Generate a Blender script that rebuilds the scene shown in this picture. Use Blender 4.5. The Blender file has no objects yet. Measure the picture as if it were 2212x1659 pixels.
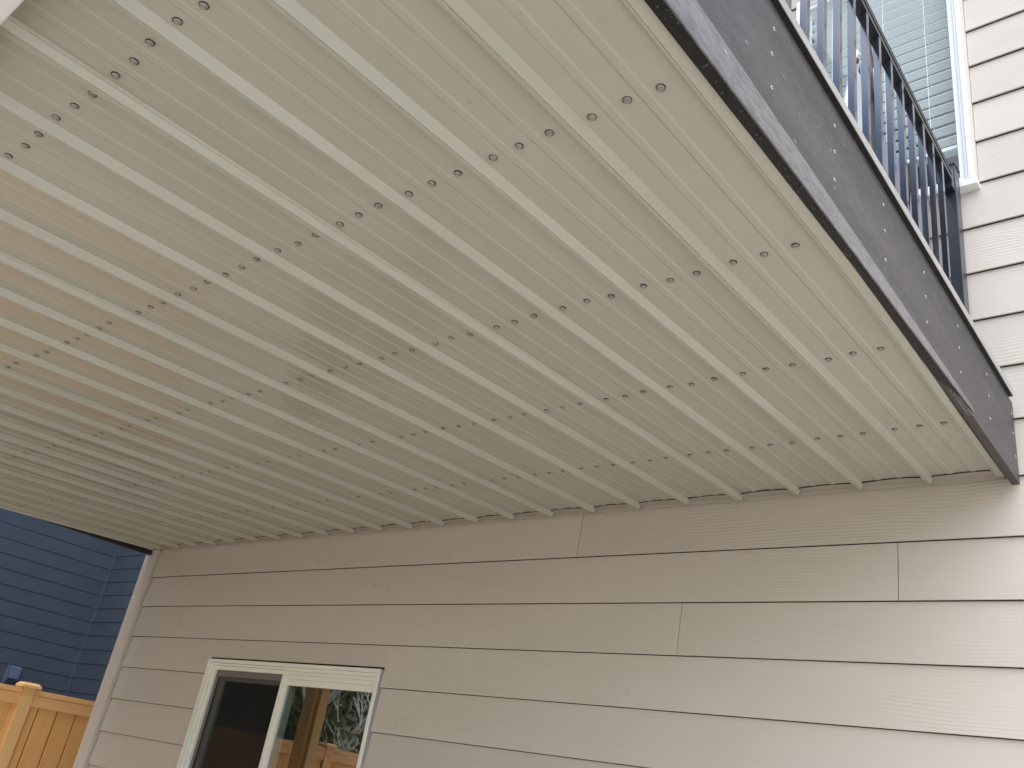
import bpy, bmesh, math, random
from mathutils import Matrix, Vector, noise
random.seed(7)
S = bpy.context.scene
COL = S.collection
# ------------------------------------------------------------------ camera
CAM = Vector((5.9812, -3.0044, -1.205))
R = [(0.765182598144966, 0.6241283136906101, 0.15798556752385595),
     (-0.16285048393601248, 0.4250428111664702, -0.8904034639181898),
     (-0.6228766421836076, 0.6555932097920325, 0.42687496049388296)]
cd = bpy.data.cameras.new('camera'); cam = bpy.data.objects.new('camera', cd); COL.objects.link(cam)
cd.sensor_width = 36; cd.lens = 36*1877.9/2212; cd.clip_start = .02; cd.clip_end = 2000
cam.matrix_world = Matrix(((R[0][0], -R[1][0], -R[2][0], CAM.x), (R[0][1], -R[1][1], -R[2][1], CAM.y),
                           (R[0][2], -R[1][2], -R[2][2], CAM.z), (0, 0, 0, 1)))
S.camera = cam
# ------------------------------------------------------------------ sky, sun, exposure
SUNV = Vector((.42, -.38, .83)).normalized()
w = bpy.data.worlds.new('World'); S.world = w; w.use_nodes = True
nt = w.node_tree; bg = nt.nodes['Background']; sk = nt.nodes.new('ShaderNodeTexSky')
sk.sky_type = 'NISHITA'; sk.sun_disc = False
sk.sun_elevation = math.asin(SUNV.z); sk.sun_rotation = math.atan2(SUNV.x, SUNV.y)
sk.air_density = 1.0; sk.dust_density = .9; sk.ozone_density = 1.0
nt.links.new(sk.outputs[0], bg.inputs[0]); bg.inputs[1].default_value = .15
sd = bpy.data.lights.new('sun', 'SUN'); sun = bpy.data.objects.new('sun', sd); COL.objects.link(sun)
sd.energy = 1.9; sd.angle = math.radians(85); sd.color = (1, .975, .945)
sun.rotation_euler = SUNV.to_track_quat('Z', 'Y').to_euler()
S.view_settings.view_transform = 'Standard'; S.view_settings.look = 'None'
S.view_settings.gamma = 1; S.view_settings.exposure = 1.08
try: S.view_settings.use_curve_mapping = False
except Exception: pass
S.cycles.max_bounces = 12; S.cycles.diffuse_bounces = 6; S.cycles.transparent_max_bounces = 16

# ------------------------------------------------------------------ materials
def mat(name, col, rough=.6, metal=0., spec=.5):
    m = bpy.data.materials.new(name); m.use_nodes = True
    b = m.node_tree.nodes['Principled BSDF']
    b.inputs['Base Color'].default_value = (*col, 1); b.inputs['Roughness'].default_value = rough
    b.inputs['Metallic'].default_value = metal; b.inputs['Specular IOR Level'].default_value = spec
    return m
class NT:
    def __init__(s, m): s.t = m.node_tree; s.b = s.t.nodes['Principled BSDF']
    def n(s, typ, **k):
        q = s.t.nodes.new('ShaderNode'+typ)
        for a, v in k.items(): setattr(q, a, v)
        return q
    def l(s, a, b): s.t.links.new(a, b)
    def coord(s, scale, rand=True, kind='Object'):
        tc = s.n('TexCoord'); mp = s.n('Mapping'); mp.inputs['Scale'].default_value = scale
        if rand:
            oi = s.n('ObjectInfo'); mu = s.n('Math', operation='MULTIPLY'); mu.inputs[1].default_value = 37.
            s.l(oi.outputs['Random'], mu.inputs[0]); ad = s.n('VectorMath', operation='ADD')
            s.l(tc.outputs[kind], ad.inputs[0]); s.l(mu.outputs[0], ad.inputs[1]); s.l(ad.outputs[0], mp.inputs[0])
        else: s.l(tc.outputs[kind], mp.inputs[0])
        return mp.outputs[0]
    def noise(s, v, scale=1, detail=4, rough=.5, dist=0):
        q = s.n('TexNoise'); q.inputs['Scale'].default_value = scale; q.inputs['Detail'].default_value = detail
        q.inputs['Roughness'].default_value = rough; q.inputs['Distortion'].default_value = dist
        s.l(v, q.inputs['Vector']); return q.outputs['Fac']
    def ramp(s, f, stops):
        q = s.n('ValToRGB'); e = q.color_ramp.elements
        while len(e) < len(stops): e.new(.5)
        for x, (p, c) in zip(e, stops):
            x.position = p; x.color = (*c, 1) if len(c) == 3 else c
        s.l(f, q.inputs[0]); return q.outputs[0]
    def math(s, op, a, b=None):
        q = s.n('Math', operation=op)
        for i, v in enumerate((a, b)):
            if v is None: continue
            if isinstance(v, (int, float)): q.inputs[i].default_value = v
            else: s.l(v, q.inputs[i])
        return q.outputs[0]
    def bump(s, h, dist=.002, strength=.5):
        q = s.n('Bump'); q.inputs['Distance'].default_value = dist; q.inputs['Strength'].default_value = strength
        s.l(h, q.inputs['Height']); s.l(q.outputs[0], s.b.inputs['Normal'])
g3 = lambda v: (v, v, v)
def siding_mat(name, c0, c1, rough, grain, along='x'):
    m = mat(name, c0, rough); t = NT(m)
    st = (.35, 1, 14) if along == 'x' else (1, .35, 14)
    v = t.coord(st); big = t.noise(v, .9, 3, .5, .6)
    # cathedral grain: bands in z, bent by noise that is stretched along the board
    tc = t.n('SeparateXYZ'); vv = t.coord((1, 1, 1)); t.l(vv, tc.inputs[0])
    warp = t.noise(t.coord((1.3, 4, 5) if along == 'x' else (4, 1.3, 5)), 1.0, 2, .5, .3)
    ph = t.math('ADD', t.math('MULTIPLY', tc.outputs[2], 520.), t.math('MULTIPLY', warp, 38.))
    band = t.math('SINE', ph)
    mask = t.ramp(t.noise(t.coord((.8, 3, 5) if along == 'x' else (3, .8, 5)), 1.3, 2), [(.46, g3(0)), (.66, g3(1))])
    fine = t.noise(t.coord((6, 6, 160) if along == 'x' else (6, 6, 160)), 1, 3)
    h = t.math('ADD', t.math('MULTIPLY', t.math('MULTIPLY', band, mask), .5), t.math('MULTIPLY', fine, .5))
    t.bump(h, .0016, grain)
    oi = t.n('ObjectInfo'); hv = t.n('HueSaturation')
    t.l(t.math('ADD', t.math('MULTIPLY', oi.outputs['Random'], .07), .965), hv.inputs['Value'])
    t.l(t.ramp(t.noise(t.coord((1.2, 1.2, 3)), 1.5, 5, .6), [(.3, c0), (.7, c1)]), hv.inputs['Color'])
    # rubbed-on dirt: small scattered scuffs
    sc = t.ramp(t.math('MULTIPLY', t.noise(t.coord((2.2, 2.2, 3.5)), 1.1, 2), t.noise(t.coord((30, 30, 46)), 1, 3, .7)), [(.41, g3(1)), (.47, (.86, .83, .78))])
    mx = t.n('Mix', data_type='RGBA', blend_type='MULTIPLY'); mx.inputs[0].default_value = 1
    t.l(hv.outputs[0], mx.inputs[6]); t.l(sc, mx.inputs[7]); t.l(mx.outputs[2], t.b.inputs['Base Color'])
    return m
M = {}
M['siding'] = siding_mat('taupe_siding_paint', (.53, .474, .408), (.555, .497, .431), .5, .5)
M['navy'] = siding_mat('navy_siding_paint', (.040, .051, .068), (.048, .061, .081), .28, .10, 'y')
M['trim'] = mat('taupe_trim_paint', (.58, .51, .44), .5)
def steel_mat():
    m = mat('cream_coated_steel', (.50, .475, .40), .33); t = NT(m)
    n = t.noise(t.coord((7, .8, 7)), 1., 6, .65)
    t.l(t.ramp(n, [(.25, (.44, .43, .366)), (.5, (.475, .464, .395)), (.75, (.49, .48, .41))]), t.b.inputs['Base Color'])
    b0 = t.b.inputs['Base Color'].links[0].from_socket
    spk = t.ramp(t.noise(t.coord((140, 90, 140)), 1., 2, .5), [(.77, g3(1)), (.80, (.6, .57, .5))])
    stn = t.ramp(t.math('MULTIPLY', t.noise(t.coord((2.2, .5, 2.2)), 1., 3), t.noise(t.coord((26, 5, 26)), 1., 4, .7)), [(.30, g3(1)), (.44, (.94, .90, .85))])
    last = b0
    for q in (spk, stn):
        mx = t.n('Mix', data_type='RGBA', blend_type='MULTIPLY'); mx.inputs[0].default_value = 1
        t.l(last, mx.inputs[6]); t.l(q, mx.inputs[7]); last = mx.outputs[2]
    t.l(last, t.b.inputs['Base Color'])
    t.l(t.ramp(t.noise(t.coord((3, .7, 3)), 1.4, 3), [(.3, g3(.12)), (.7, g3(.22))]), t.b.inputs['Roughness'])
    t.bump(t.noise(t.coord((7, 1.2, 7), False), 1., 1), .006, .22)
    return m
M['steel'] = steel_mat()
M['chan'] = mat('cream_channel_metal', (.52, .515, .455), .35)
M['flash'] = mat('tan_wall_flashing', (.40, .365, .31), .5)
M['screwp'] = mat('painted_screw_head', (.33, .32, .28), .45, .1)
M['rubber'] = mat('dark_rubber_washer', (.035, .032, .03), .8)
def fascia_mat(name, a, b, bump=.5):
    m = mat(name, a, .55); t = NT(m)
    n = t.noise(t.coord((60, 16, 60)), 1.5, 5, .65); n2 = t.noise(t.coord((2, .6, 9)), 1, 4, .6)
    sp = t.noise(t.coord((500, 160, 500)), 1, 2, .5)
    s = t.math('ADD', t.math('MULTIPLY', n, .45), t.math('ADD', t.math('MULTIPLY', n2, .3), t.math('MULTIPLY', sp, .25)))
    cl = t.ramp(s, [(.38, a), (.62, b)])
    fl = t.ramp(t.noise(t.coord((95, 34, 95)), 1., 1, .5), [(.775, g3(0)), (.80, (.22, .21, .20))])
    wt = t.ramp(t.noise(t.coord((1.5, .8, 14)), 1., 3), [(.35, g3(.82)), (.65, g3(1.12))])
    m1 = t.n('Mix', data_type='RGBA', blend_type='MULTIPLY'); m1.inputs[0].default_value = 1; t.l(cl, m1.inputs[6]); t.l(wt, m1.inputs[7])
    m2 = t.n('Mix', data_type='RGBA', blend_type='ADD'); m2.inputs[0].default_value = 1; t.l(m1.outputs[2], m2.inputs[6]); t.l(fl, m2.inputs[7])
    t.l(m2.outputs[2], t.b.inputs['Base Color']); t.bump(s, .003, bump)
    return m
M['fascia'] = fascia_mat('weathered_brown_composite', (.044, .038, .038), (.085, .075, .074))
M['skirt'] = fascia_mat('rough_brown_composite', (.062, .055, .054), (.20, .183, .18), 1.)
M['deckb'] = fascia_mat('grey_deck_board', (.30, .28, .26), (.42, .40, .37), .3)
M['black'] = mat('black_powder_coat', (.095, .105, .125), .13, .8)
M['railb'] = mat('black_rail_paint', (.018, .022, .03), .3)
M['blackm'] = mat('black_matte', (.012, .012, .015), .5)
M['vinyl'] = mat('cream_vinyl', (.82, .79, .70), .35)
M['white'] = mat('white_vinyl', (.78, .78, .77), .35)
M['caulk'] = mat('grey_caulk', (.33, .31, .30), .6)
M['screenf'] = mat('grey_screen_frame', (.16, .145, .135), .5)
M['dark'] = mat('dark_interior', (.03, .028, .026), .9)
M['room'] = mat('room_wall', (.25, .24, .22), .9)
M['slat'] = mat('white_blind_slat', (.86, .88, .87), .5)
M['sheath'] = mat('dark_wall_sheathing', (.05, .042, .036), .9)
M['zinc'] = mat('bare_screw_metal', (.48, .47, .46), .45, .6)
M['line'] = mat('pale_caulk_line', (.075, .10, .14), .6)
M['hood'] = mat('blue_grey_vent_plastic', (.075, .10, .15), .35)
M['fabric'] = mat('lavender_canvas', (.25, .26, .35), .8)
M['cloth'] = mat('white_umbrella_canvas', (.62, .66, .72), .8)
def cedar_mat(name, a, b, c, vert='z'):
    m = mat(name, a, .6); t = NT(m)
    sc = {'z': (22, 22, 1.6), 'y': (22, 1.6, 22)}[vert]
    n = t.noise(t.coord(sc), 1., 5, .6, .8); k = t.n('TexVoronoi'); k.inputs['Scale'].default_value = 1
    t.l(t.coord({'z': (6, 6, 2.2), 'y': (6, 2.2, 6)}[vert]), k.inputs['Vector'])
    kn = t.ramp(k.outputs['Distance'], [(.03, g3(.45)), (.14, g3(1))])
    mx = t.n('Mix', data_type='RGBA', blend_type='MULTIPLY'); mx.inputs[0].default_value = 1
    t.l(t.ramp(n, [(.25, a), (.5, b), (.8, c)]), mx.inputs[6]); t.l(kn, mx.inputs[7])
    t.l(mx.outputs[2], t.b.inputs['Base Color']); t.bump(n, .002, .3)
    return m
M['cedar'] = cedar_mat('cedar_board', (.78, .38, .11), (.84, .45, .15), (.86, .50, .20))
M['cedarp'] = cedar_mat('cedar_post_wood', (.84, .47, .17), (.87, .52, .21), (.88, .56, .26))
M['cedarr'] = cedar_mat('cedar_rail_wood', (.80, .42, .15), (.85, .48, .19), (.87, .56, .26), 'y')
def ground_mat():
    m = mat('tan_ground', (.3, .24, .17), .95); t = NT(m)
    n = t.noise(t.coord((1, 1, 1), False), 3., 8, .7)
    t.l(t.ramp(n, [(.3, (.15, .112, .065)), (.7, (.21, .16, .095))]), t.b.inputs['Base Color']); t.bump(n, .02, .5)
    return m
M['ground'] = ground_mat()
M['bark'] = mat('pale_birch_bark', (.80, .78, .70), .8)
M['leaf'] = mat('green_leaves', (.30, .36, .15), .6)
M['leaf2'] = mat('dark_evergreen', (.045, .07, .025), .7)
M['roof'] = mat('dark_shingle', (.05, .05, .055), .9)
def glass_mat(name, ior, tint=(1, 1, 1)):
    m = bpy.data.materials.new(name); m.use_nodes = True; t = m.node_tree; t.nodes.clear()
    o = t.nodes.new('ShaderNodeOutputMaterial'); mx = t.nodes.new('ShaderNodeMixShader')
    f = t.nodes.new('ShaderNodeFresnel'); f.inputs[0].default_value = ior
    tr = t.nodes.new('ShaderNodeBsdfTransparent'); tr.inputs[0].default_value = (*tint, 1)
    gl = t.nodes.new('ShaderNodeBsdfGlossy'); gl.inputs['Roughness'].default_value = .008
    ge = t.nodes.new('ShaderNodeNewGeometry'); iv = t.nodes.new('ShaderNodeMath'); iv.operation = 'SUBTRACT'; iv.inputs[0].default_value = 1; t.links.new(ge.outputs['Backfacing'], iv.inputs[1])
    mu = t.nodes.new('ShaderNodeMath'); mu.operation = 'MULTIPLY'; t.links.new(iv.outputs[0], mu.inputs[0]); t.links.new(f.outputs[0], mu.inputs[1])
    t.links.new(mu.outputs[0], mx.inputs[0]); t.links.new(tr.outputs[0], mx.inputs[1]); t.links.new(gl.outputs[0], mx.inputs[2])
    t.links.new(mx.outputs[0], o.inputs[0]); return m
M['glass'] = glass_mat('window_glass', 3.2, (.8, .86, .84))
M['glassu'] = glass_mat('upper_window_glass', 1.6, (.94, .98, .98))
def mesh_mat():
    m = bpy.data.materials.new('insect_screen_mesh'); m.use_nodes = True; t = m.node_tree; t.nodes.clear()
    o = t.nodes.new('ShaderNodeOutputMaterial'); mx = t.nodes.new('ShaderNodeMixShader'); mx.inputs[0].default_value = .42
    tr = t.nodes.new('ShaderNodeBsdfTransparent'); df = t.nodes.new('ShaderNodeBsdfDiffuse'); df.inputs[0].default_value = (.03, .028, .025, 1)
    t.links.new(tr.outputs[0], mx.inputs[1]); t.links.new(df.outputs[0], mx.inputs[2]); t.links.new(mx.outputs[0], o.inputs[0]); return m
M['mesh'] = mesh_mat()

# ------------------------------------------------------------------ builders
def poly(bm, pts, faces):
    v = [bm.verts.new(p) for p in pts]
    for f in faces:
        try: bm.faces.new([v[i] for i in f])
        except ValueError: pass
def box(bm, a, b):
    x0, y0, z0 = a; x1, y1, z1 = b
    poly(bm, [(x0, y0, z0), (x1, y0, z0), (x1, y1, z0), (x0, y1, z0), (x0, y0, z1), (x1, y0, z1), (x1, y1, z1), (x0, y1, z1)],
         [(0, 3, 2, 1), (4, 5, 6, 7), (0, 1, 5, 4), (1, 2, 6, 5), (2, 3, 7, 6), (3, 0, 4, 7)])
def prism(bm, sec, a, b, axis='x'):
    """closed section extruded along an axis; sec holds the two other coordinates"""
    n = len(sec)
    P = {'x': lambda s, t: (t, s[0], s[1]), 'y': lambda s, t: (s[0], t, s[1]), 'z': lambda s, t: (s[0], s[1], t)}[axis]
    v = [bm.verts.new(P(s, a)) for s in sec]+[bm.verts.new(P(s, b)) for s in sec]
    for i in range(n): bm.faces.new((v[i], v[(i+1) % n], v[n+(i+1) % n], v[n+i]))
    bm.faces.new(v[:n]); bm.faces.new(v[n:][::-1])
def tube(bm, pts, r, k=8):
    rings = []
    for i, p in enumerate(pts):
        p = Vector(p); d = (Vector(pts[min(i+1, len(pts)-1)])-Vector(pts[max(i-1, 0)])).normalized()
        u = d.orthogonal().normalized(); v = d.cross(u)
        rr = r[i] if isinstance(r, (list, tuple)) else r
        rings.append([bm.verts.new(p+rr*(math.cos(2*math.pi*j/k)*u+math.sin(2*math.pi*j/k)*v)) for j in range(k)])
    for a, b in zip(rings, rings[1:]):
        # match nearest start so the tube does not twist
        o = min(range(k), key=lambda q: (a[0].co-b[q].co).length)
        for j in range(k): bm.faces.new((a[j], a[(j+1) % k], b[(j+1+o) % k], b[(j+o) % k]))
    bm.faces.new(rings[0][::-1]); bm.faces.new(rings[-1])
def obj(name, bm, m, parent=None, origin=(0, 0, 0), bevel=0, smooth=False, kind=None):
    bmesh.ops.recalc_face_normals(bm, faces=bm.faces)
    bmesh.ops.translate(bm, verts=bm.verts, vec=-Vector(origin))
    me = bpy.data.meshes.new(name); bm.to_mesh(me); bm.free()
    for q in (m if isinstance(m, list) else [m]): me.materials.append(q)
    if smooth:
        for p in me.polygons: p.use_smooth = True
    o = bpy.data.objects.new(name, me); o.location = origin; COL.objects.link(o)
    if parent: o.parent = parent; o.matrix_parent_inverse = Matrix.Identity(4); o.location = Vector(origin)-base(parent)
    if bevel:
        b = o.modifiers.new('bevel', 'BEVEL'); b.width = bevel; b.segments = 2; b.limit_method = 'ANGLE'
    if kind: o['kind'] = kind
    return o
def base(o):
    v = Vector(o.location)
    while o.parent: o = o.parent; v += Vector(o.location)
    return v
def thing(name, label, cat, loc=(0, 0, 0), group=None):
    o = bpy.data.objects.new(name, None); o.empty_display_size = .1; o.location = loc; COL.objects.link(o)
    o['label'] = label; o['category'] = cat
    if group: o['group'] = group
    return o
def B(name, a, b, m, parent, bevel=0, **k):
    bm = bmesh.new(); box(bm, a, b); return obj(name, bm, m, parent, origin=a, bevel=bevel, **k)

GZ = -2.75
bm = bmesh.new(); poly(bm, [(-400, -400, GZ), (400, -400, GZ), (400, 400, GZ), (-400, 400, GZ)], [(0, 1, 2, 3)])
g = obj('ground', bm, M['ground'], kind='structure')
M['bounce'] = mat('pale_bounce_slab', (.76, .70, .58), .8)
bm = bmesh.new(); box(bm, (6.3, -40, GZ-.1), (60, 12, GZ+.02)); box(bm, (-.78, -12, GZ-.1), (6.299, -3.6, GZ+.016)); box(bm, (-.78, -3.599, GZ-.1), (-.30, 6, GZ+.016)); obj('bounce_slabs', bm, M['bounce'], kind='structure')  # unseen pale slabs, added to bounce light under the deck and onto the fence

# ------------------------------------------------------------------ the house with its lap siding
house = thing('house', 'taupe lap-sided house wall behind and beneath the raised deck', 'house', (0, 0, GZ))
EXP = .2032; Z0 = -.0013
WIN = [(1.059, 2.596, -2.02, -.730), (4.645, 5.383, 1.215, 2.648)]
def siding_piece(x0, x1, zb, zt, kb, kt):
    """piece of the board whose full height is kb..kt, cut to zb..zt"""
    f = lambda z: (z-kb)/(kt-kb)*.0120
    if abs(zt-kt) < 1e-6: zt -= .0021          # open shadow line below the next board
    sec = [(f(zb), zb), (f(zb)+.0075, zb), (f(zt)+.0075, zt), (f(zt), zt)]
    bm = bmesh.new(); prism(bm, sec, x0, x1); o = obj('siding_board', bm, M['siding'], house, origin=(x0, 0, zb), bevel=.0008)
JOINT = {1: [3.694], 2: [5.046], 3: [.57, 4.228], 4: [6.8], 5: [7.1], 6: [6.5], 7: [7.4], 8: [6.7], 9: [7.2], 0: [2.2, 6.1], -1: [6.9], -2: [6.2]}
XL, XR = .007, 9.2
for k in range(-15, 14):
    kb = Z0-EXP*k; kt = kb+EXP
    js = [XL]+sorted(JOINT.get(k, [XL+(k*1.37) % 3.6+3.0]) )+[XR]
    for a, b in zip(js, js[1:]):
        a2 = a+.0012; b2 = b-.0012
        segs = [(a2, b2, kb, kt)]
        for (wx0, wx1, wz0, wz1) in WIN:
            wx0 -= .004; wx1 += .012; wz1 += .011
            out = []
            for (x0, x1, z0, z1) in segs:
                if x1 <= wx0 or x0 >= wx1 or z1 <= wz0 or z0 >= wz1: out.append((x0, x1, z0, z1)); continue
                if x0 < wx0: out.append((x0, wx0, z0, z1))
                if x1 > wx1: out.append((wx1, x1, z0, z1))
                m0, m1 = max(x0, wx0), min(x1, wx1)
                if z1 > wz1+.004: out.append((m0, m1, wz1, z1))
                if z0 < wz0-.004: out.append((m0, m1, z0, wz0))
            segs = out
        for (x0, x1, z0, z1) in segs:
            if x1-x0 > .01: siding_piece(x0, x1, z0, z1, kb, kt)
# sheathing with two openings, and dark rooms behind
bm = bmesh.new()
xs = [-.1, WIN[0][0], WIN[0][1], WIN[1][0], WIN[1][1], XR]
for i in range(5):
    cols = {1: WIN[0], 3: WIN[1]}.get(i)
    if cols: box(bm, (xs[i], .0255, GZ), (xs[i+1], .15, cols[2])); box(bm, (xs[i], .0255, cols[3]), (xs[i+1], .15, 3.3))
    else: box(bm, (xs[i], .0255, GZ), (xs[i+1], .15, 3.3))
obj('wall', bm, M['sheath'], house, origin=(0, .0255, GZ))
for (a, b) in (((.2, .16, -2.7), (3.4, 3., -.3)), ((4.0, .16, .35), (7., 2.6, 2.9))):
    bm = bmesh.new(); box(bm, a, b)
    for f in list(bm.faces):
        if abs(f.calc_center_median().y-a[1]) < 1e-4: bm.faces.remove(f)
    obj('room_wall', bm, M['room'], house, origin=a)
# side wall, roof slab and eave of the house
B('side_wall', (-.1, .16, GZ), (-.08, 9, 3.3), M['trim'], house)
B('side_wall', (XR-.02, .16, GZ), (XR, 9, 3.3), M['trim'], house)
B('corner_trim', (-.138, -.021, GZ), (-.1045, .05, -.012), M['trim'], house, bevel=.002)
B('corner_trim', (-.103, -.021, GZ), (0., .0175, -.012), M['trim'], house, bevel=.002)
B('corner_trim', (-.138, -.021, .3), (0., .0175, 3.3), M['trim'], house, bevel=.002)
bm = bmesh.new(); prism(bm, [(-.3, 3.25), (-.3, 3.38), (4.5, 5.6), (9.5, 3.4), (9.5, 3.25)], -.2, XR+.4); obj('roof', bm, M['roof'], house, origin=(0, 0, 3.3))

def ring(name, x0, x1, z0, z1, t, y0, y1, m, parent, tt=None, tb=None):
    tt = t if tt is None else tt; tb = t if tb is None else tb
    bm = bmesh.new()
    box(bm, (x0, y0, z0), (x0+t, y1, z1)); box(bm, (x1-t, y0, z0), (x1, y1, z1))
    box(bm, (x0+t, y0+.0004, z1-tt), (x1-t, y1, z1)); box(bm, (x0+t, y0+.0004, z0), (x1-t, y1, z0+tb))
    return obj(name, bm, m, parent, origin=(x0, y0, z0), bevel=.0015)
# lower sliding window
wl = bpy.data.objects.new('window', None); COL.objects.link(wl); wl.parent = house; wl.location = Vector((1.059, 0, -2.02))-Vector(house.location)
x0, x1, z0, z1 = WIN[0]; xm = 1.815
ring('frame', x0, x1, z0, z1, .020, -.012, .085, M['vinyl'], wl)
ring('frame_step', x0+.0205, xm-.001, z0+.0205, z1-.0205, .012, .004, .085, M['vinyl'], wl)
ring('frame_step', x0+.033, xm-.001, z0+.033, z1-.033, .022, .020, .085, M['vinyl'], wl)
ring('screen_frame', x0+.056, xm-.002, z0+.056, z1-.056, .024, .034, .046, M['screenf'], wl, tt=.034)
B('screen_mesh', (x0+.07, .0395, z0+.07), (xm-.01, .0400, z1-.07), M['mesh'], wl)
ring('sash', x0+.056, xm+.03, z0+.056, z1-.056, .055, .052, .082, M['vinyl'], wl)
B('pane', (x0+.1, .066, z0+.1), (xm-.02, .069, z1-.1), M['glass'], wl)
B('meeting_stile', (xm, .0, z0+.021), (xm+.026, .084, z1-.0208), M['vinyl'], wl, bevel=.002)
bm = bmesh.new()
zz = z1-.0208
for h, yy in ((.020, -.004), (.019, -.001), (.020, .003)):
    box(bm, (xm+.0265, yy, zz-h+.003), (x1-.0205, .084, zz)); zz -= h
    box(bm, (xm+.0265, yy+.006, zz), (x1-.0205, .084, zz+.003))
obj('head_rail', bm, M['vinyl'], wl, origin=(xm, 0, z1), bevel=.0012)
ring('sash', xm+.0265, x1-.0205, z0+.021, zz-.0005, .016, .006, .05, M['vinyl'], wl, tt=.030)
B('pane', (xm+.035, .018, z0+.03), (x1-.03, .021, zz-.022), M['glass'], wl)
B('caulk_joint', (x1+.0005, -.004, z0), (x1+.011, .017, z1-.003), M['caulk'], wl)
B('head_flashing', (x0+.02, -.006, z1+.0006), (x1+.006, .017, z1+.003), M['dark'], wl)
# upper window with venetian blind
wu = bpy.data.objects.new('window', None); COL.objects.link(wu); wu.parent = house; wu.location = Vector((4.645, 0, 1.215))-Vector(house.location)
x0, x1, z0, z1 = WIN[1]
ring('frame', x0, x1, z0, z1, .019, -.016, .085, M['white'], wu)
ring('frame_step', x0+.0195, x1-.0195, z0+.0195, z1-.0195, .013, -.004, .085, M['white'], wu)
ring('sash', x0+.033, x1-.033, z0+.033, z1-.033, .022, .008, .06, M['white'], wu)
B('pane', (x0+.045, .022, z0+.045), (x1-.045, .025, z1-.045), M['glassu'], wu)
B('sill', (x0-.012, -.034, z0-.026), (x1+.014, .016, z0-.0006), M['white'], wu, bevel=.003)
B('caulk_joint', (x1+.0005, -.002, z0), (x1+.011, .017, z1-.003), M['trim'], wu)
zs = z1-.07; i = 0
while zs > 1.50:
    bm = bmesh.new(); a = math.radians(5); dy, dz = .023*math.cos(a), .023*math.sin(a)
    prism(bm, [(.075-dy, zs+dz), (.075, zs+.003), (.075+dy, zs-dz), (.075+dy, zs-dz-.002), (.075, zs+.001), (.075-dy, zs+dz-.002)], x0+.05, x1-.05)
    obj('blind_slat', bm, M['slat'], wu, origin=(x0+.05, .075, zs)); zs -= .0618; i += 1
B('bottom_rail', (x0+.05, .052, 1.462), (x1-.05, .098, 1.478), M['slat'], wu)
for xc in (x0+.16, (x0+x1)/2+.03, x1-.16):
    bm = bmesh.new(); box(bm, (xc-.001, .047, 1.47), (xc+.001, .048, z1-.05)); box(bm, (xc-.001, .101, 1.47), (xc+.001, .102, z1-.05))
    obj('ladder_cord', bm, M['slat'], wu, origin=(xc, .05, 1.47))

# ------------------------------------------------------------------ the deck
deck = thing('deck', 'raised deck with ribbed cream metal ceiling and weathered brown fascia', 'deck', (0, 0, GZ))
SL = .0489
ZP = lambda y: .0077+SL*y          # ceiling pan height
P0, PP = 5.1646, .2329
YF = -2.86                          # outer end of the panels
XE = 5.402                          # panel edge by the right channel
def prof(i0, i1, first, last):
    """(x, dz, wall flag) outline from high x to low x of ribs i0..i1"""
    pts = []
    if first is not None: pts += [(first, 0.)]
    for i in range(i0, i1+1):
        c = P0-PP*i
        if i == i0 and first is None:      # this panel laps over the last rib of the one before
            pts += [(c+.0140, -.0072), (c+.0146, -.0080), (c+.0062, -.0222), (c+.0050, -.0222), (c+.0042, -.0200), (c+.0030, -.0200), (c+.0022, -.0224), (c-.0100, -.0224), (c-.0110, -.0205), (c-.0120, -.0224), (c-.0150, -.0220), (c-.0215, 0)]
        else:
            pts += [(c+.0165, 0), (c+.0158, -.0008), (c+.0055, -.0205), (c+.0044, -.0205), (c+.0037, -.0185), (c+.0026, -.0185), (c+.0019, -.0207)]
            if i == i1 and last is None: pts += [(c-.002, -.0205)]; break
            pts += [(c-.0055, -.0207), (c-.0158, -.0008), (c-.0165, 0)]
        if i < i1 or last is not None:
            for f in (.375, .685):
                m = c-PP*f
                if last is not None and m < last+.02: continue
                pts += [(m+.012, 0), (m+.007, -.0019), (m-.007, -.0019), (m-.012, 0)]
    if last is not None: pts += [(last, 0.)]
    return pts
YS = [YF+(-.0-YF-.020)*j/44 for j in range(41)]+[-.22, -.14, -.09, -.06, -.035, -.018]
YS = sorted(set(round(y, 4) for y in YS if y < -.23))+[-.22, -.14, -.09, -.06, -.035, -.018]
spans = [(-1, 3, XE, None), (3, 7, None, None), (7, 11, None, None), (11, 15, None, None), (15, 19, None, None), (19, 22, None, -.036)]
for n, (i0, i1, fi, la) in enumerate(spans):
    if n == 0:
        pts = [(XE, 0.)]
        for f in (.625, .315):
            m = P0+PP*f; pts += [(m+.012, 0), (m+.007, -.0019), (m-.007, -.0019), (m-.012, 0)]
        pts += prof(0, 3, 5.30, None)[1:]
    else: pts = prof(i0, i1, fi, la)
    bm = bmesh.new(); rows = []
    for y in YS:
        row = []
        for (x, dz) in pts:
            fr = ((P0-x)/PP) % 1.0
            bow = max(0, math.sin(math.pi*fr))
            wob = 0
            lift = .0045*bow*math.exp(y/.05)*(.5+noise.noise(Vector((x*11, 0, 9))))
            row.append(bm.verts.new((x, y, ZP(y)+dz+wob+lift)))
        rows.append(row)
    for a, b in zip(rows, rows[1:]):
        for j in range(len(pts)-1): bm.faces.new((a[j], b[j], b[j+1], a[j+1]))
    o = obj('ceiling_panel', bm, M['steel'], deck, origin=(pts[-1][0], YF, 0))
    s = o.modifiers.new('thick', 'SOLIDIFY'); s.thickness = .0007; s.offset = 1
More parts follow.
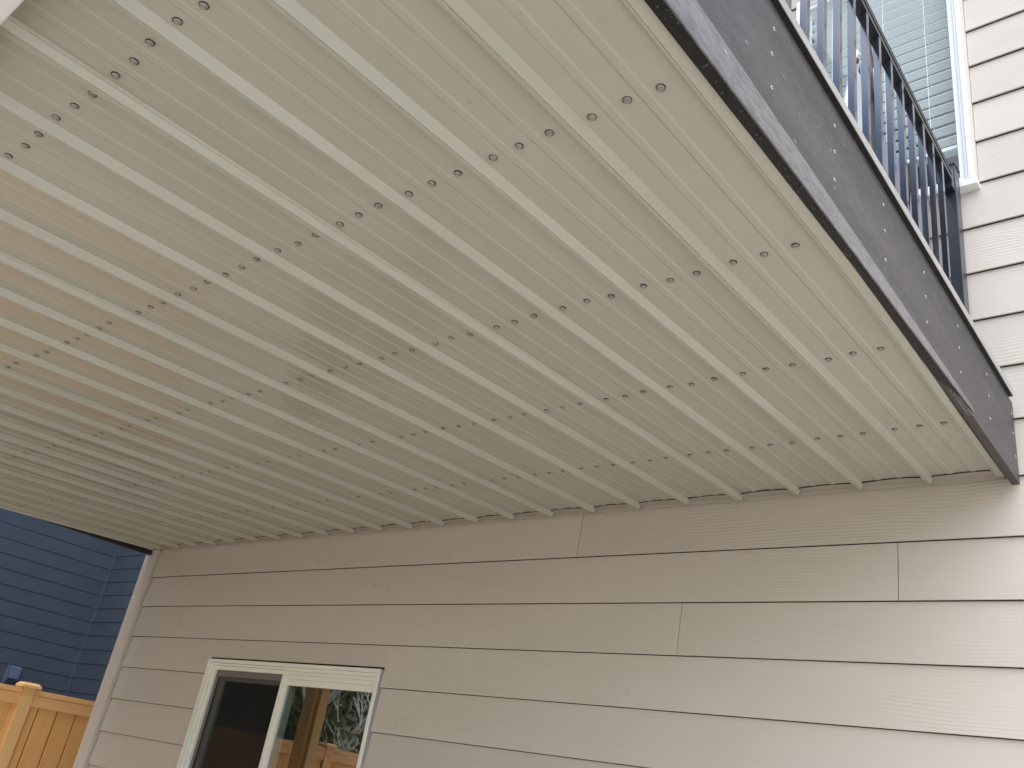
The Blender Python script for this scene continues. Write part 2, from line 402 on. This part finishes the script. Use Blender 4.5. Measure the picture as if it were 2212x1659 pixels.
# screws
def screw_mesh():
    bm = bmesh.new(); k = 16
    def cone(r0, z0_, r1, z1_, k, mi):
        a = [bm.verts.new((r0*math.cos(2*math.pi*j/k), r0*math.sin(2*math.pi*j/k), z0_)) for j in range(k)]
        b = [bm.verts.new((r1*math.cos(2*math.pi*j/k), r1*math.sin(2*math.pi*j/k), z1_)) for j in range(k)]
        for j in range(k): bm.faces.new((a[j], b[j], b[(j+1) % k], a[(j+1) % k])).material_index = mi
        bm.faces.new(b).material_index = mi
    cone(.0086, 0, .0086, -.0020, k, 1); cone(.0072, -.0022, .0058, -.0036, k, 0); cone(.0046, -.0036, .0042, -.0078, 6, 0)
    bmesh.ops.recalc_face_normals(bm, faces=bm.faces)
    me = bpy.data.meshes.new('screw'); bm.to_mesh(me); bm.free(); me.materials.append(M['screwp']); me.materials.append(M['rubber']); return me
SM = screw_mesh()
def inframe(P, mg=.02):
    d = Vector(P)-CAM; x, y, z = (sum(R[k][i]*d[i] for i in range(3)) for k in range(3))
    if z <= 0: return None
    u = .5+1877.9/2212*x/z; v = .5+1877.9/1659*y/z
    return z if -mg < u < 1+mg and -mg < v < 1+mg else None
cand = []
for y in (-.4881, -1.0238, -1.5558, -2.105, -2.6532):
    for i in range(-1, 23):
        for f in (.2286, .528, .8328):
            x = P0-PP*(i+f)
            if x > XE-.03 or x < -.01: continue
            x += random.uniform(-.004, .004); yy = y+random.uniform(-.005, .005)
            z = inframe((x, yy, ZP(yy)))
            cand.append((z if z else 99, x, yy))
cand.sort()
for n, (z, x, y) in enumerate(cand[:300]):
    o = bpy.data.objects.new('screw', SM); COL.objects.link(o); o.parent = deck
    o.location = Vector((x, y, ZP(y)+.0002))-Vector(deck.location); o.rotation_euler = (random.uniform(-.12, .12), random.uniform(-.12, .12), random.uniform(0, 6))
if cand[300:]:
    bm = bmesh.new()
    for (z, x, y) in cand[300:]:
        t = bmesh.new(); t.from_mesh(SM); bmesh.ops.translate(t, verts=t.verts, vec=(x, y, ZP(y)+.0002)); tmp = bpy.data.meshes.new('t'); t.to_mesh(tmp); t.free(); bm.from_mesh(tmp)
    obj('screw_row', bm, [M['screwp'], M['rubber']], deck, kind='stuff')
# right edge channel: inner lip, flat face, outer edge; runs slightly out of square
bm = bmesh.new()
def xo(y): return 5.423 if y < -1.4 else 5.423-(y+1.4)/1.4*.030
secs = []
for y in [YF+(0-YF-.004)*j/16 for j in range(17)]:
    z = ZP(y); X = xo(y); Xi = min(5.392, X-.027)
    secs.append([(Xi, y, z-.0012), (Xi-.0006, y, z-.0105), (Xi+.0035, y, z-.0118), (Xi+.005, y, z-.0085), (Xi+.0065, y, z-.0118), (X-.001, y, z-.0122), (X, y, z-.011), (X+.001, y, z+.03), (Xi, y, z+.03)])
V = [[bm.verts.new(p) for p in s] for s in secs]
for a, b in zip(V, V[1:]):
    for j in range(9): bm.faces.new((a[j], a[(j+1) % 9], b[(j+1) % 9], b[j]))
bm.faces.new(V[0]); bm.faces.new(V[-1][::-1])
obj('edge_channel', bm, M['chan'], deck, origin=(5.4, YF, 0))
# flashing along the house wall with a slightly wavy front edge
bm = bmesh.new(); V = []; WV = []
for j in range(361):
    x = -.036+(5.392+.036)*j/360
    fr = ((P0-x)/PP) % 1.0
    wv = -.013*math.sin(math.pi*fr)+.010*noise.noise(Vector((x*6, 1, 1)))+.0025*noise.noise(Vector((x*19, 4, 1)))
    WV.append((x, wv))
    zf = .0018*noise.noise(Vector((x*6, 8, 1)))
    V.append([bm.verts.new(p) for p in ((x, -.0015, -.0115), (x, -.0035, -.0120), (x, -.0045, -.0010), (x, -.034+wv, .0012+zf), (x, -.0345+wv, .0030+zf), (x, -.0015, .002))])
for a, b in zip(V, V[1:]):
    for j in range(6): bm.faces.new((a[j], a[(j+1) % 6], b[(j+1) % 6], b[j]))
obj('wall_flashing', bm, M['flash'], deck, origin=(0, -.0015, 0))
bm = bmesh.new(); V = []  # dark wavy strip, added as the shaded gap between flashing and panels
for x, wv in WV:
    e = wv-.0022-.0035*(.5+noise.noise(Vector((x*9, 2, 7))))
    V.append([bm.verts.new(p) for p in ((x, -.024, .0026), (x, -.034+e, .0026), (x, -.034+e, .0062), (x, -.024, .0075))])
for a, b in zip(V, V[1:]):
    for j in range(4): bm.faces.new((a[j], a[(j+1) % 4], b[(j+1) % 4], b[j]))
obj('gap_shade_strip', bm, M['dark'], deck, origin=(0, -.03, 0))
# left edge: channel, dark rim board
bm = bmesh.new(); V = []
for j in range(9):
    y = YF+(0-YF-.03)*j/8; z = ZP(y)
    V.append([bm.verts.new(p) for p in ((-.030, y, z-.002), (-.030, y, z-.014), (-.044, y, z-.022), (-.050, y, z-.020), (-.050, y, z+.03), (-.030, y, z+.03))])
for a, b in zip(V, V[1:]):
    for j in range(6): bm.faces.new((a[j], a[(j+1) % 6], b[(j+1) % 6], b[j]))
obj('edge_channel', bm, M['chan'], deck, origin=(-.04, YF, 0))
B('rim_board', (-.090, -2.95, -.050), (-.054, -.024, .253), M['blackm'], deck)
# right fascia with a furred-out skirt strip that tapers towards the wall
FX = 5.437
B('fascia_board', (FX-.024, -3.1, -.0405), (FX, -.010, .2530), M['fascia'], deck, bevel=.0015)
bm = bmesh.new(); V = []
for j in range(13):
    y = -3.1+(3.1-.565)*j/12; t = (y+2.2)/(2.2-.565)
    xb = 5.455+(5.4425-5.455)*t; zb = -.128+(.096)*t+.002*noise.noise(Vector((0, y*3, 5)))
    V.append([bm.verts.new(p) for p in ((FX+.001, y, -.012), (xb, y, zb), (xb-.002, y, zb-.0015), (5.4245, y, min(ZP(y)+.012, zb+.01)), (5.4245, y, -.041), (FX+.001, y, -.041))])
for a, b in zip(V, V[1:]):
    for j in range(6):
        try: bm.faces.new((a[j], a[(j+1) % 6], b[(j+1) % 6], b[j]))
        except ValueError: pass
bm.faces.new(V[0]); bm.faces.new(V[-1][::-1])
obj('skirt_board', bm, M['skirt'], deck, origin=(FX, -3.1, -.1))
bm = bmesh.new(); V = []
for j in range(13):
    y = -3.1+(3.1-.60)*j/12; t = (y+2.2)/(2.2-.565)
    xb = 5.4525+(5.4405-5.4525)*t; zb = -.1300+(.096)*t+.002*noise.noise(Vector((0, y*3, 5)))
    V.append([bm.verts.new(p) for p in ((xb, y, zb+.001), (xb, y, zb-.001), (xo(y)+.0015, y, min(ZP(y)-.004, zb+.01)), (xo(y)+.0015, y, min(ZP(y), zb+.012)))])
for a, b in zip(V, V[1:]):
    for j in range(4): bm.faces.new((a[j], a[(j+1) % 4], b[(j+1) % 4], b[j]))
bm.faces.new(V[0]); bm.faces.new(V[-1][::-1])
obj('drip_strip', bm, M['blackm'], deck, origin=(FX, -3.1, -.1))
B('flashing_strip', (FX+.0003, -3.1, .2534), (5.4494, -.056, .2548), M['blackm'], deck)
# fascia screws: rows of three on each joist line, bright metal in pale sockets
def fscrew_mesh():
    bm = bmesh.new(); k = 12
    r = [bm.verts.new((.0, .0045*math.cos(2*math.pi*j/k), .0045*math.sin(2*math.pi*j/k))) for j in range(k)]
    r1 = [bm.verts.new((.0012, .0040*math.cos(2*math.pi*j/k), .0040*math.sin(2*math.pi*j/k))) for j in range(k)]
    r2 = [bm.verts.new((.0012, .0018*math.cos(2*math.pi*j/k), .0018*math.sin(2*math.pi*j/k))) for j in range(k)]
    r3 = [bm.verts.new((-.001, .0014*math.cos(2*math.pi*j/k), .0014*math.sin(2*math.pi*j/k))) for j in range(k)]
    for a, b, mi in ((r, r1, 0), (r1, r2, 0), (r2, r3, 1)):
        for j in range(k): bm.faces.new((a[j], a[(j+1) % k], b[(j+1) % k], b[j])).material_index = mi
    bm.faces.new(r3).material_index = 1
    bmesh.ops.recalc_face_normals(bm, faces=bm.faces)
    me = bpy.data.meshes.new('fascia_screw'); bm.to_mesh(me); bm.free(); me.materials.append(M['zinc']); me.materials.append(M['blackm']); return me
FM = fscrew_mesh()
for n in range(10):
    y = -.03-.012+-.317*n*.97
    for z in (.198, .124, .047):
        o = bpy.data.objects.new('fascia_screw', FM); COL.objects.link(o); o.parent = deck
        o.location = Vector((FX+.0003, y+random.uniform(-.003, .003), z+random.uniform(-.004, .004)))-Vector(deck.location)
B('border_board', (5.31, -3.1, .2550), (5.4505, -.055, .2835), M['deckb'], deck, bevel=.003)
x = 5.304
while x > -.05:
    B('deck_board', (x-.140, -3.1, .2555), (x, -.02, .2815), M['deckb'], deck); x -= .1455
B('end_joist', (-.05, -3.10, -.085), (5.41, -3.06, .2540), M['fascia'], deck)
B('front_beam', (-.05, -2.985, -.200), (5.39, -2.842, -.135), M['white'], deck, bevel=.003)
B('ledger_board', (-.05, -.045, .03), (5.40, -.012, .25), M['blackm'], deck)
for xx, yy in ((-.065, -2.98),):
    B('post', (xx, yy, GZ), (xx+.14, yy+.14, -.200 if yy < -2 else -.095), M['cedarp'], deck, bevel=.004)
# hanging water drops along the two dark undersides
bm = bmesh.new()
for n in range(150):
    y = -2.9+random.random()*2.3; t = (y+2.2)/(2.2-.565)
    xb = 5.455+(5.4425-5.455)*t; zb = -.128+.096*t
    f = random.uniform(.1, .5); bmesh.ops.create_icosphere(bm, subdivisions=1, radius=random.uniform(.0012, .0026), matrix=Matrix.Translation((xb-.002-.03*f, y, zb-.001)))
for n in range(170):
    y = -2.9+random.random()*2.75
    bmesh.ops.create_icosphere(bm, subdivisions=1, radius=random.uniform(.001, .0022), matrix=Matrix.Translation((random.uniform(5.440, 5.449), y, .2548)))
M['drop'] = mat('water_drop', (.06, .06, .07), .35, 0, .5)
obj('water_drops', bm, M['drop'], deck, smooth=True, kind='stuff')

# ------------------------------------------------------------------ railing
rail = thing('deck_railing', 'black metal railing with square balusters along the deck edge', 'railing', (5.32, -1.5, .2835))
RX = 5.333
prev = None
bb = None
for n in range(-1, 26):
    y = -.274-.1106*n
    if n == -1: continue
    if y < -2.95: break
    if bb is None:
        bm = bmesh.new(); box(bm, (RX-.019, 0, .31), (RX, .019, 1.155)); bb = obj('baluster', bm, M['black'], rail, origin=(RX-.019, 0, .31), bevel=.0005)
        bb.location = Vector((RX-.019, y, .31))-Vector(rail.location)
    else:
        c = bb.copy(); COL.objects.link(c); c.parent = rail; c.location = Vector((RX-.019, y, .31))-Vector(rail.location)
B('bottom_rail', (RX-.030, -3.0, .335), (RX+.006, -.125, .365), M['railb'], rail, bevel=.002)
sec = [(RX-.032, 1.143), (RX+.001, 1.143), (RX+.001, 1.158), (RX-.003, 1.160), (RX-.003, 1.170), (RX+.002, 1.172), (RX+.002, 1.182), (RX-.002, 1.184), (RX-.002, 1.188), (RX+.002, 1.190), (RX-.003, 1.199), (RX-.028, 1.199), (RX-.033, 1.190)]
bm = bmesh.new(); prism(bm, sec, -3.0, -.120, 'y'); obj('top_rail', bm, M['railb'], rail, origin=(RX, -3, 1.17), bevel=.0008)
B('post', (5.296, -.119, .2835), (5.352-.012, -.058, 1.236), M['railb'], rail, bevel=.002)
B('post_cap', (5.292, -.123, 1.2365), (5.344, -.054, 1.246), M['railb'], rail, bevel=.002)
B('rail_bracket', (5.300, -.150, 1.108), (5.336, -.1195, 1.200), M['railb'], rail, bevel=.002)
B('post', (5.285, -3.06, .2835), (5.340, -3.0, 1.236), M['railb'], rail, bevel=.002)

# ------------------------------------------------------------------ things standing on the deck behind the balusters
def T(name, pts, r, m, parent, k=8):
    bm = bmesh.new(); tube(bm, pts, r, k); return obj(name, bm, m, parent, origin=pts[0], smooth=True)
def rings(bm, secs, k=20):
    """closed blob through rounded-rectangle rings (cx, cy, z, hx, hy)"""
    R_ = []
    for (cx, cy, z, hx, hy) in secs:
        ring_ = []
        for q in range(k):
            a = 2*math.pi*q/k; c, s_ = math.cos(a), math.sin(a)
            X = cx+hx*math.copysign(abs(c)**.45, c); Y = cy+hy*math.copysign(abs(s_)**.45, s_)
            n_ = .014*noise.noise(Vector((X*9, Y*9, z*3))); ring_.append(bm.verts.new((X+n_, Y+n_, z+.02*noise.noise(Vector((X*5, Y*5, 2))))))
        R_.append(ring_)
    for a, b in zip(R_, R_[1:]):
        for q in range(k): bm.faces.new((a[q], a[(q+1) % k], b[(q+1) % k], b[q]))
    bm.faces.new(R_[0][::-1]); bm.faces.new(R_[-1])
cv = thing('covered_chair', 'patio chair under a lavender grey cover, close behind the balusters by the wall', 'chair', (5.15, -.38, .2835))
bm = bmesh.new(); rings(bm, [(5.13, -.37, .33, .125, .25), (5.13, -.37, .60, .125, .245), (5.14, -.37, .85, .115, .235), (5.15, -.37, 1.0, .10, .225), (5.16, -.37, 1.06, .08, .20), (5.16, -.37, 1.085, .04, .12)])
obj('cover', bm, M['fabric'], cv, origin=(5.13, -.37, .33), smooth=True)
for yy in (-.58, -.16):
    T('leg', [(5.20, yy, .284), (5.20, yy, .36)], .012, M['blackm'], cv); T('leg', [(5.06, yy, .284), (5.06, yy, .36)], .012, M['blackm'], cv)
T('strap', [(5.26, -.47, .80), (5.262, -.44, .95), (5.25, -.40, 1.05), (5.17, -.33, 1.10), (5.08, -.26, 1.02)], .010, M['blackm'], cv)
T('chair_back', [(5.17, -.18, 1.0), (5.18, -.17, 1.20), (5.18, -.10, 1.26), (5.17, -.05, 1.2), (5.16, -.05, 1.0)], .014, M['blackm'], cv)
T('chair_back', [(5.20, -.35, .98), (5.21, -.34, 1.13), (5.21, -.25, 1.16), (5.18, -.17, 1.12)], .013, M['blackm'], cv)
um = thing('patio_umbrella', 'furled black patio umbrella standing upright inside the deck railing', 'umbrella', (5.22, -.70, .2835))
T('pole', [(5.21, -.685, .284), (5.215, -.70, .90), (5.22, -.715, 1.44)], .011, M['blackm'], um)
bm = bmesh.new(); tube(bm, [(5.212, -.69, .62), (5.213, -.692, .70), (5.214, -.70, .90), (5.216, -.70, 1.0), (5.217, -.705, 1.10), (5.218, -.71, 1.20), (5.219, -.712, 1.30), (5.22, -.714, 1.39)], [.012, .036, .030, .038, .024, .033, .022, .014], 9)
obj('canopy', bm, M['blackm'], um, origin=(5.21, -.7, .6))
for zz, l in ((1.345, .032), (1.20, .04), (1.10, .036)): T('rib_tip', [(5.22, -.715, zz), (5.225, -.735, zz+.006), (5.228, -.72-l, zz-.008)], .004, M['blackm'], um, 6)
T('cord', [(5.245, -.70, 1.27), (5.25, -.74, 1.22), (5.25, -.735, 1.14), (5.245, -.70, 1.08)], .003, M['zinc'], um, 6)
wc = thing('folding_chair', 'folded white folding chair leaning behind the railing beside the black umbrella', 'chair', (5.2, -.85, .2835))
for dy in (0, .30):
    T('frame', [(5.16, -.93+dy, .284), (5.19, -.91+dy, .70), (5.21, -.885+dy*.6, .98), (5.22, -.85+dy*.35, 1.16), (5.22, -.82+dy*.2, 1.24), (5.215, -.78+dy*.1, 1.26)], .010, M['white'], wc)
bm = bmesh.new()
poly(bm, [(5.17, -.90, .50), (5.17, -.66, .50), (5.21, -.87, .98), (5.21, -.74, .98), (5.215, -.83, 1.17), (5.215, -.78, 1.17), (5.175, -.90, .50), (5.175, -.66, .50), (5.215, -.87, .98), (5.215, -.74, .98), (5.22, -.83, 1.17), (5.22, -.78, 1.17)],
     [(0, 1, 3, 2), (2, 3, 5, 4), (6, 8, 9, 7), (8, 10, 11, 9), (0, 2, 8, 6), (1, 7, 9, 3), (2, 4, 10, 8), (3, 9, 11, 5), (4, 5, 11, 10), (0, 6, 7, 1)])
obj('seat_fabric', bm, M['cloth'], wc, origin=(5.17, -.8, .5))
T('clip', [(5.222, -.85, 1.165), (5.224, -.835, 1.185)], .012, M['blackm'], wc)

# ------------------------------------------------------------------ neighbour's navy house
nb = thing('neighbor_house', 'navy blue lap-sided neighboring house beyond the cedar fence', 'house', (-6.1, 0, GZ))
NX, NY = -6.116, 2.481; NE = .1785
def nsec(zb): return [(0, zb), (.0078, zb), (.0158, zb+NE+.02), (.0082, zb+NE+.02)]
for k in range(-5, 21):
    zb = .929-NE*k
    if zb < GZ-.05: continue
    bm = bmesh.new(); prism(bm, [(NX+.0-s[0], s[1]) for s in nsec(zb)], -6.9, NY-.012, 'y'); obj('siding_board', bm, M['navy'], nb, origin=(NX, -6.9, zb), bevel=0)
    zb += .006
    bm = bmesh.new(); prism(bm, [(NY+s[0], s[1]) for s in nsec(zb)], NX+.012, -1.6, 'x'); obj('siding_board', bm, M['navy'], nb, origin=(NX, NY, zb), bevel=0)
B('corner_bead', (NX-.004, NY-.0115, GZ), (NX+.0005, NY-.005, 1.85), M['line'], nb)
B('corner_bead', (NX+.004, NY-.003, GZ), (NX+.009, NY+.003, 1.85), M['line'], nb)
B('wall', (NX-8, -6.88, GZ), (NX-.02, NY+.02, 1.85), M['navy'], nb); B('wall', (NX-.02, NY+.02, GZ), (-1.62, 9, 1.85), M['navy'], nb)
B('corner_trim', (NX-.09, -6.93, GZ), (NX+.015, -6.885, 1.85), M['navy'], nb)
bm = bmesh.new(); prism(bm, [(NX-8.6, 1.85), (NX+.35, 1.85), (NX+.35, 2.0), (NX-4, 3.6), (NX-8.6, 2.05)], -7.4, 9.3, 'y'); obj('roof', bm, M['roof'], nb, origin=(NX, 0, 3.2))
vh = bmesh.new(); prism(vh, [(NX+.001, -.905), (NX+.001, -.715), (NX+.03, -.69), (NX+.095, -.70), (NX+.105, -.835), (NX+.03, -.90)], 1.675, 1.80, 'y')
v = obj('vent_hood', vh, M['hood'], nb, origin=(NX, 1.7, -.8), bevel=.006)
B('mount_plate', (NX+.0005, 1.655, -.925), (NX+.012, 1.82, -.685), M['hood'], nb, bevel=.002)

# ------------------------------------------------------------------ cedar fence
fe = thing('cedar_fence', 'orange cedar board fence with capped posts beside the house corner', 'fence', (-.8, 0, GZ))
rng = random.Random(3); FXX = -.80
posts = [-.234-2.36*k for k in range(3)]+[-.234+2.36]
posts.sort()
y = -5.0
bays = []
for a, b in zip(posts, posts[1:]): bays.append((a+.086, b-.001))
for (a, b) in bays:
    zt = -1.040
    B('cap_rail', (FXX-.075, a, zt-.034), (FXX+.014, b, zt), M['cedarr'], fe, bevel=.002)
    B('rail', (FXX-.004, a, zt-.110), (FXX+.010, b, zt-.0345), M['cedarr'], fe, bevel=.002)
    B('rail', (FXX-.004, a, GZ+.10), (FXX+.010, b, GZ+.19), M['cedarr'], fe, bevel=.002)
    yy = a+.005; first = a > -.3
    yy = (-.073-.14) if first else a+.004
    while yy < b-.02:
        y0 = max(a, yy); y1 = min(b, yy+.1395-(.009 if first else .002))
        if y1-y0 > .01: B('fence_board', (FXX-.026, y0, GZ+.04), (FXX-.0045-rng.uniform(0, .002), y1, zt-.035), M['cedar'], fe, bevel=.0012)
        yy += .1395
    yy = a
    while yy < b-.02:
        B('back_board', (FXX-.060, yy, GZ+.04), (FXX-.0415, min(b, yy+.137), zt-.036), M['cedar'], fe); yy += .139
for p in posts:
    B('post', (FXX-.072, p, GZ), (FXX+.016, p+.0855, -1.035+.0), M['cedarp'], fe, bevel=.002)
    bm = bmesh.new(); cx, cy = FXX-.028, p+.0428
    h = .066; k = .046
    vs = [(cx+sx*q, cy+sy*q, z) for q, z in ((h, -1.0345), (h, -1.017), (k, -1.000)) for sx, sy in ((-1, -1), (1, -1), (1, 1), (-1, 1))]
    poly(bm, vs, [(3, 2, 1, 0), (0, 1, 5, 4), (1, 2, 6, 5), (2, 3, 7, 6), (3, 0, 4, 7), (4, 5, 9, 8), (5, 6, 10, 9), (6, 7, 11, 10), (7, 4, 8, 11), (8, 9, 10, 11)])
    obj('post_cap', bm, M['cedarp'], fe, origin=(cx, cy, -1.03))

cpst = thing('cedar_post', 'tall orange cedar post beyond the deck edge, mirrored in the lower window', 'post', (-.46, -2.0, GZ))
B('shaft', (-.53, -2.07, GZ), (-.39, -1.93, 1.9), M['cedarp'], cpst, bevel=.004)
B('face_board', (-.389, -2.055, GZ), (-.352, -1.965, 1.9), M['cedarp'], cpst, bevel=.003)
# ------------------------------------------------------------------ trees behind the viewer (they show in the lower window)
def tree(label, x, y, h, leaf, nleaf, spread, seed, size=.07):
    r = random.Random(seed); t = thing('garden_tree', label, 'tree', (x, y, GZ), 'garden trees behind the viewer')
    bm = bmesh.new(); tips = []
    def grow(p, d, L, rad, lev):
        pts = [p]; q = Vector(p); dd = Vector(d)
        for i in range(5):
            dd = (dd+Vector((r.uniform(-.18, .18), r.uniform(-.18, .18), r.uniform(-.05, .12)))).normalized(); q = q+dd*L/5; pts.append(q.copy())
        tube(bm, [tuple(a) for a in pts], [rad*(1-.13*i) for i in range(6)], 5)
        if lev == 3: tips.extend(pts[2:]); return
        if lev == 2: tips.extend(pts[3:])
        for i in range(5 if lev else 9):
            a = r.uniform(0, 6.28); b = pts[r.randint(2 if lev else 1, 5)]
            nd = (dd*.5+Vector((math.cos(a), math.sin(a), r.uniform(.1, .8)))*.8).normalized()
            grow(b, nd, L*r.uniform(.4, .6)*(spread if lev == 0 else 1), rad*.42, lev+1)
    grow(Vector((x, y, GZ)), (0, 0, 1), h*.8, .07, 0)
    obj('trunk', bm, M['bark'], t, origin=(x, y, GZ))
    bm = bmesh.new()
    for i in range(nleaf):
        c = r.choice(tips)+Vector((r.gauss(0, .22), r.gauss(0, .22), r.gauss(0, .22))); a = Vector((r.uniform(-1, 1), r.uniform(-1, 1), r.uniform(-1, 1))).normalized(); b = a.orthogonal().normalized()
        s = size*r.uniform(.6, 1.3); vs = [bm.verts.new(c+a*s), bm.verts.new(c+b*s*.5), bm.verts.new(c-a*s), bm.verts.new(c-b*s*.5)]; bm.faces.new(vs)
    obj('crown', bm, M[leaf], t, origin=(x, y, GZ+h*.7))
tree('pale-barked tree with thin yellow-green leaves', -4.6, -7.4, 5.5, 'leaf', 5000, .9, 11)
tree('bare white-stemmed tree with few leaves', -2.0, -3.3, 4.2, 'leaf', 250, .8, 12)
tree('tall dark bushy tree', -7.5, -11.5, 11, 'leaf2', 12000, 1.1, 13, .13)
tree('broad dark bushy tree', -11.5, -13, 9, 'leaf', 12000, 1.1, 14, .13)
tree('dark bushy tree by the garden end', -3.5, -12.5, 8, 'leaf2', 11000, 1.1, 15, .12)
tree('tall tree seen past the camera side, dark leaves', 2.4, -14, 11.5, 'leaf2', 9000, .8, 16, .14)
tree('leafy shrub-like tree just over the cedar fence', -2.9, -4.6, 4.0, 'leaf', 6000, .8, 21, .06)
tree('leafy small tree between fence and navy house', -3.9, -5.4, 5.0, 'leaf', 7000, .9, 22, .07)
tree('leafy small tree at the far fence end', -2.6, -8.2, 5.0, 'leaf', 6000, .9, 23, .07)
